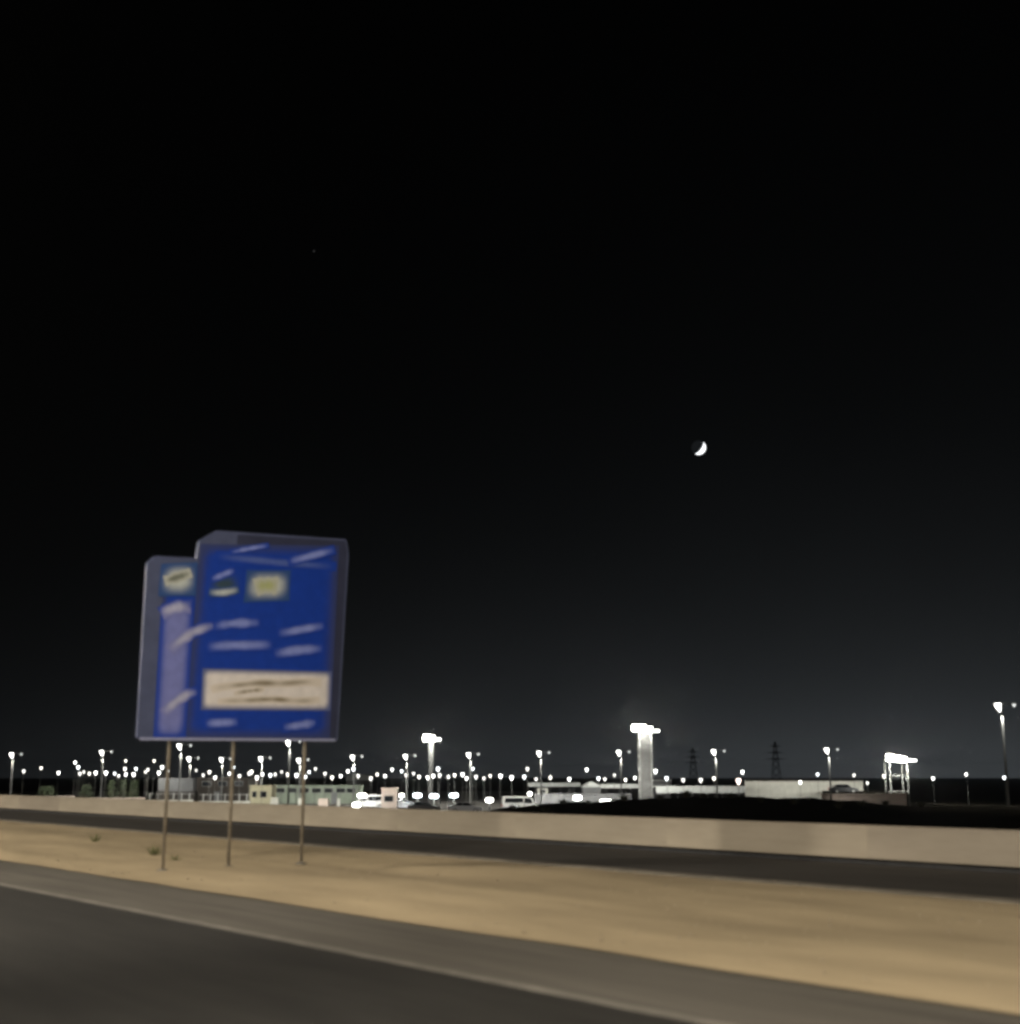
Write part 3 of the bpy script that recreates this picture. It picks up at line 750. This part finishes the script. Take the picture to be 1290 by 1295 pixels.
# long pale wall on the right, dark capping
def long_wall(label, u0, u1, v0, v1, D, m, cap, zb, gaps=()):
    mid, wd, zt = frame(u0, u1, v0, v1, D); h = zt - zb
    t = thing('boundary_wall', label, 'wall', (mid.x, mid.y, zb), YAW, 'pale walls on the right')
    n = max(2, round(wd / 2.6)); pw = wd / n; b0 = None
    for k in range(n):
        if b0 is None: b = B(); box(b, -pw / 2 + .02, pw / 2 - .02, 0, .3, 0, h - .2); o = b0 = new('wall_panel', b, m, t)
        else: o = b0.copy(); COL.objects.link(o); o.parent = t
        o.location = (-wd / 2 + pw * (k + .5), random.uniform(-.02, .02), 0)
    b = B(); box(b, -wd / 2 - .05, wd / 2 + .05, -.12, .42, h - .198, h); new('coping', b, cap, t)
long_wall('long pale wall with a dark coping, right of the bright canopy', 943, 1092, 986.5, 1006, 250, M_WHITE, M_BROWN, GZ)
long_wall('lower pinkish retaining wall at the right end, under the terrace', 1040, 1147, 1004, 1020, 200, M_PINK, M_PINK, GZ)
# terrace behind the retaining wall
a0, a1, a2, a3 = at(1040, 1004, 200.35), at(1147, 1004, 200.35), at(1147, 1004, 248), at(1040, 1004, 248)
zt = at(1090, 1004, 200).z - .1
b = B()
vb = [b.verts.new((p.x, p.y, GZ - .5)) for p in (a0, a1, a2, a3)]; vt = [b.verts.new((p.x, p.y, zt)) for p in (a0, a1, a2, a3)]
for i in range(4): b.faces.new((vb[i], vb[(i + 1) % 4], vt[(i + 1) % 4], vt[i]))
b.faces.new(vt); b.faces.new(vb[::-1])
struct('terrace', b, M_DIRT)

# ------------------------------------------------------------------ cars
def make_car(m, van=False):
    t = thing('parked_car', 'x', 'car')
    L, W = (4.6, 1.8) if not van else (5.3, 1.95)
    if van: low = [(-2.6, .3), (2.55, .3), (2.62, .62), (2.55, 1.0), (2.0, 1.12), (1.55, 1.95), (1.2, 2.1), (-2.5, 2.1), (-2.62, 1.9)]
    else: low = [(-2.25, .28), (2.2, .28), (2.3, .55), (2.2, .78), (1.15, .95), (-1.75, 1.0), (-2.2, .95), (-2.3, .6)]
    b = B(); prism(b, low, -W / 2, W / 2)
    bmesh.ops.bevel(b, geom=b.edges[:], offset=.05, segments=2, affect='EDGES')
    body = new('body', b, m, t)
    if not van:
        b = B(); P = [(-1.7, .98), (1.15, .95), (.45, 1.42), (-1.0, 1.45)]
        prism(b, P, -W / 2 + .12, W / 2 - .12)
        for v in b.verts:
            if v.co.z > 1.2: v.co.y *= .82
        new('cabin', b, m, t)
    for s in (-1, 1):
        y = s * (W / 2 - (.1 if not van else -.004))
        if van: rects = [[(.55, 1.15), (1.75, 1.15), (1.4, 1.85), (.55, 1.9)], [(-2.3, 1.2), (.35, 1.2), (.35, 1.85), (-2.3, 1.85)]]
        else: rects = [[(-.35, 1.03), (.9, 1.0), (.42, 1.36), (-.35, 1.39)], [(-1.45, 1.04), (-.45, 1.03), (-.45, 1.39), (-.98, 1.39)]]
        for q in rects:
            b = B(); prism(b, q, -.01, .01)
            for v in b.verts:
                k = (v.co.z - 1.0) / .42 if not van else 0
                v.co.y += y - s * (.13 * max(0, k) if not van else 0)
            new('window', b, M_GLASS, t)
        for x in ((-1.4, 1.38) if not van else (-1.6, 1.65)):
            b = B(); rod(b, (x, y * 1.0 - s * .12, .33), (x, y + s * .1, .33), .33, .33, 16); wl = new('wheel', b, M_TYRE, t, False)
            b = B(); rod(b, (x, y + s * .101, .33), (x, y + s * .115, .33), .19, .19, 12); new('rim', b, M_STEEL, wl)
        b = B(); box(b, L / 2 - .16, L / 2 + .02, s * .62 - .2, s * .62 + .2, .58, .72, .02); new('headlight', b, M_CARL, t)
        b = B(); box(b, -L / 2 - .02, -L / 2 + .1, s * .68 - .14, s * .68 + .14, .68, .86, .02); new('tail_light', b, mat('tail_red', (.25, .01, .01), .3, var=.1), t)
    b = B()
    if van: prism(b, [(2.02, 1.16), (1.6, 1.9), (1.58, 1.9), (2.0, 1.16)], -.8, .8)
    else: prism(b, [(1.1, 1.0), (.5, 1.39), (.52, 1.40), (1.12, 1.01)], -.68, .68)
    new('windscreen', b, M_GLASS, t)
    return t
cs, cw, cd = make_car(M_SILVER), make_car(M_CARW, True), make_car(M_CARD)
used = set()
def park(p, u, v, D, yaw, label, cat='car', z=None, m=None):
    t = p if p not in used else copy_tree(p); used.add(p)
    q = at(u, v, D); t.location = (q.x, q.y, ground_z(q.x, q.y) if z is None else z); t.rotation_euler = (0, 0, YAW + yaw)
    t['label'] = label; t['category'] = cat; t['group'] = 'vehicles parked in the yard'
    if cat == 'van': t.name = 'parked_van'
    return t
park(cs, 588, 1020, 178, .12, 'silver car parked right of the three bluish floodlights')
park(cd, 536, 1020, 182, .1, 'dark car parked under the three bluish floodlights')
park(cs, 512, 1020, 200, .2, 'silver car parked close right of the pinkish kiosk')
park(cw, 658, 1018, 190, .08, 'white van parked right of the single low floodlight', 'van')
park(cw, 470, 1018, 205, 3.0, 'white van parked between the brightest low light and the kiosk', 'van')
park(cd, 1067, 1003, 215, .05, 'dark car parked on the terrace in front of the pale wall', z=zt)

# ------------------------------------------------------------------ dusty bushes left of the containers
def bush(u, v0, D, wpx, label):
    p = at(u, v0, D); gz = ground_z(p.x, p.y); h = p.z - gz; wd = wpx * D / F_PX / 2
    t = thing('bush', label, 'bush', (p.x, p.y, gz), 0, 'dusty bushes left of the containers')
    b = B()
    for k in range(4):
        a = k * 1.6 + random.random(); rod(b, (0, 0, 0), (math.cos(a) * wd * .4, math.sin(a) * wd * .4, h * .6), .06, .03, 6)
    new('stem', b, M_TRUNK, t)
    b = B()
    for k in range(520):
        z = random.random() ** .8; rr = wd * (1.05 - .55 * z) * math.sqrt(random.random()) * (0.8 + .3 * noise.noise(Vector((k * .1, u, 0)))); a = random.uniform(0, 6.283)
        c = Vector((rr * math.cos(a), rr * math.sin(a), .15 + z * (h - .15))); s = random.uniform(.09, .2)
        e1 = Vector((random.gauss(0, 1), random.gauss(0, 1), random.gauss(0, .6))).normalized(); e2 = e1.cross(Vector((random.gauss(0, 1), random.gauss(0, 1), random.gauss(0, 1)))).normalized()
        b.faces.new([b.verts.new(c + e1 * s), b.verts.new(c + e2 * s * .6), b.verts.new(c - e1 * s), b.verts.new(c - e2 * s * .6)])
    o = new('foliage', b, M_LEAF, t)
for u, v, D, wpx, l in ((142, 987, 232, 20, 'grey green bush under the lamps, leftmost of the three left of the containers'), (156, 986, 236, 20, 'grey green bush in the middle of the three left of the containers'),
                        (170, 987, 230, 20, 'grey green bush nearest the containers'), (110, 992, 240, 26, 'low bush at the foot of the lamps at far left'), (60, 994, 240, 40, 'wide low bush near the left edge')):
    bush(u, v, D, wpx, l)

# ------------------------------------------------------------------ night air: one closed box of thin haze
HZ_D, HZ_G = 0.0002, 0.94
b = B(); box(b, -2600, 2600, -2600, 2600, GZ - 1.6, 24)
hm = bpy.data.materials.new('haze'); hm.use_nodes = True
n = hm.node_tree; n.nodes.clear()
v = n.nodes.new('ShaderNodeVolumePrincipled'); v.inputs['Color'].default_value = (0.9, 0.92, 0.95, 1)
v.inputs['Density'].default_value = HZ_D; v.inputs['Anisotropy'].default_value = HZ_G
o_ = n.nodes.new('ShaderNodeOutputMaterial'); n.links.new(v.outputs[0], o_.inputs['Volume'])
hz_o = new('haze', b, hm); hz_o['kind'] = 'stuff'

# ------------------------------------------------------------------ dry tufts and stones on the sand, scrub on the bank
M_DRY = mat('dry_grass', (0.22, 0.19, 0.09), 0.9, var=0.35, scale=3.0)
M_DRYG = mat('green_dry_grass', (0.15, 0.16, 0.07), 0.9, var=0.35, scale=3.0)
M_STONE = mat('desert_stone', (0.30, 0.25, 0.18), 0.95, var=0.3, scale=3.0)
rnd = random.Random(5)
def tuft(name, p, h, wd, nb, m, label, cat, group):
    t = thing(name, label, cat, p, rnd.uniform(0, 6), group)
    b = B()
    for k in range(nb):
        a = rnd.uniform(0, 6.283); r = wd * rnd.random() ** .7; lean = rnd.uniform(.2, 1.0)
        x, y = math.cos(a), math.sin(a); hh = h * rnd.uniform(.45, 1)
        p0 = Vector((x * r * .3, y * r * .3, -.02)); p1 = Vector((x * r, y * r, hh * .7)); p2 = Vector((x * r * (1 + lean), y * r * (1 + lean), hh))
        sd = Vector((-y, x, 0)) * wd * .045
        v = [b.verts.new(q) for q in (p0 - sd, p0 + sd, p1 + sd * .7, p1 - sd * .7, p2)]
        b.faces.new((v[0], v[1], v[2], v[3])); b.faces.new((v[3], v[2], v[4]))
    new('blades', b, m, t)
    b = B(); lathe(b, [(wd * .35, -.03), (wd * .2, .05), (.01, .09)], 8); new('root_crown', b, M_TRUNK, t, True)
for k, (u, v, h, wd, l) in enumerate(((196, 1082, .30, .26, 'larger greenish dry tuft on the sand left of the sign posts'), (222, 1090, .2, .18, 'small greenish dry tuft between the first and second sign post'), (120, 1066, .3, .25, 'dry tuft on the sand near the left edge'))):
    g_ = gpt(u, v, .05); tuft('dry_tuft', (g_.x, g_.y, .04), h, wd, 46, M_DRYG if u < 240 else M_DRY, l, 'grass tuft', 'dry tufts on the sand strip')
b = B()
for k in range(1500):
    y = rnd.uniform(-2, 60); x = X_SAND0 + .15 + (X_SAND1 - X_SAND0 - .4) * (rnd.random() ** (1.5 if k % 3 else .5)); r = .010 + .020 * rnd.random() ** 3
    q = bmesh.ops.create_icosphere(b, subdivisions=1, radius=r)
    for vv in q['verts']: vv.co = Vector((vv.co.x * rnd.uniform(.7, 1.3) + x, vv.co.y * rnd.uniform(.7, 1.3) + y, vv.co.z * .6 + .075 + .05 * noise.fractal(Vector((x * .45, y * .16, 3.1)), 1.0, 2.0, 4)))
o = new('stones', b, M_STONE); o['kind'] = 'stuff'
M_SCRUB = mat('dark_scrub', (0.035, 0.035, 0.02), 0.95, var=0.4, scale=2.0)
su = [650, 690, 712, 745, 790, 835, 868, 890, 925, 962, 1004, 1022, 1060, 1090, 1120, 1165]
for k, u in enumerate(su):
    p = at(u, crest_v(u), 128 + rnd.uniform(-8, 6)); hs = rnd.uniform(.35, .8)
    tuft('desert_shrub', (p.x, p.y, ground_z(p.x, p.y)), hs, hs * rnd.uniform(.7, 1.3), 90, M_SCRUB, 'low dark shrub on the black earth bank, %s from its left end' % ordw[k], 'shrub', 'low shrubs on the dark bank')
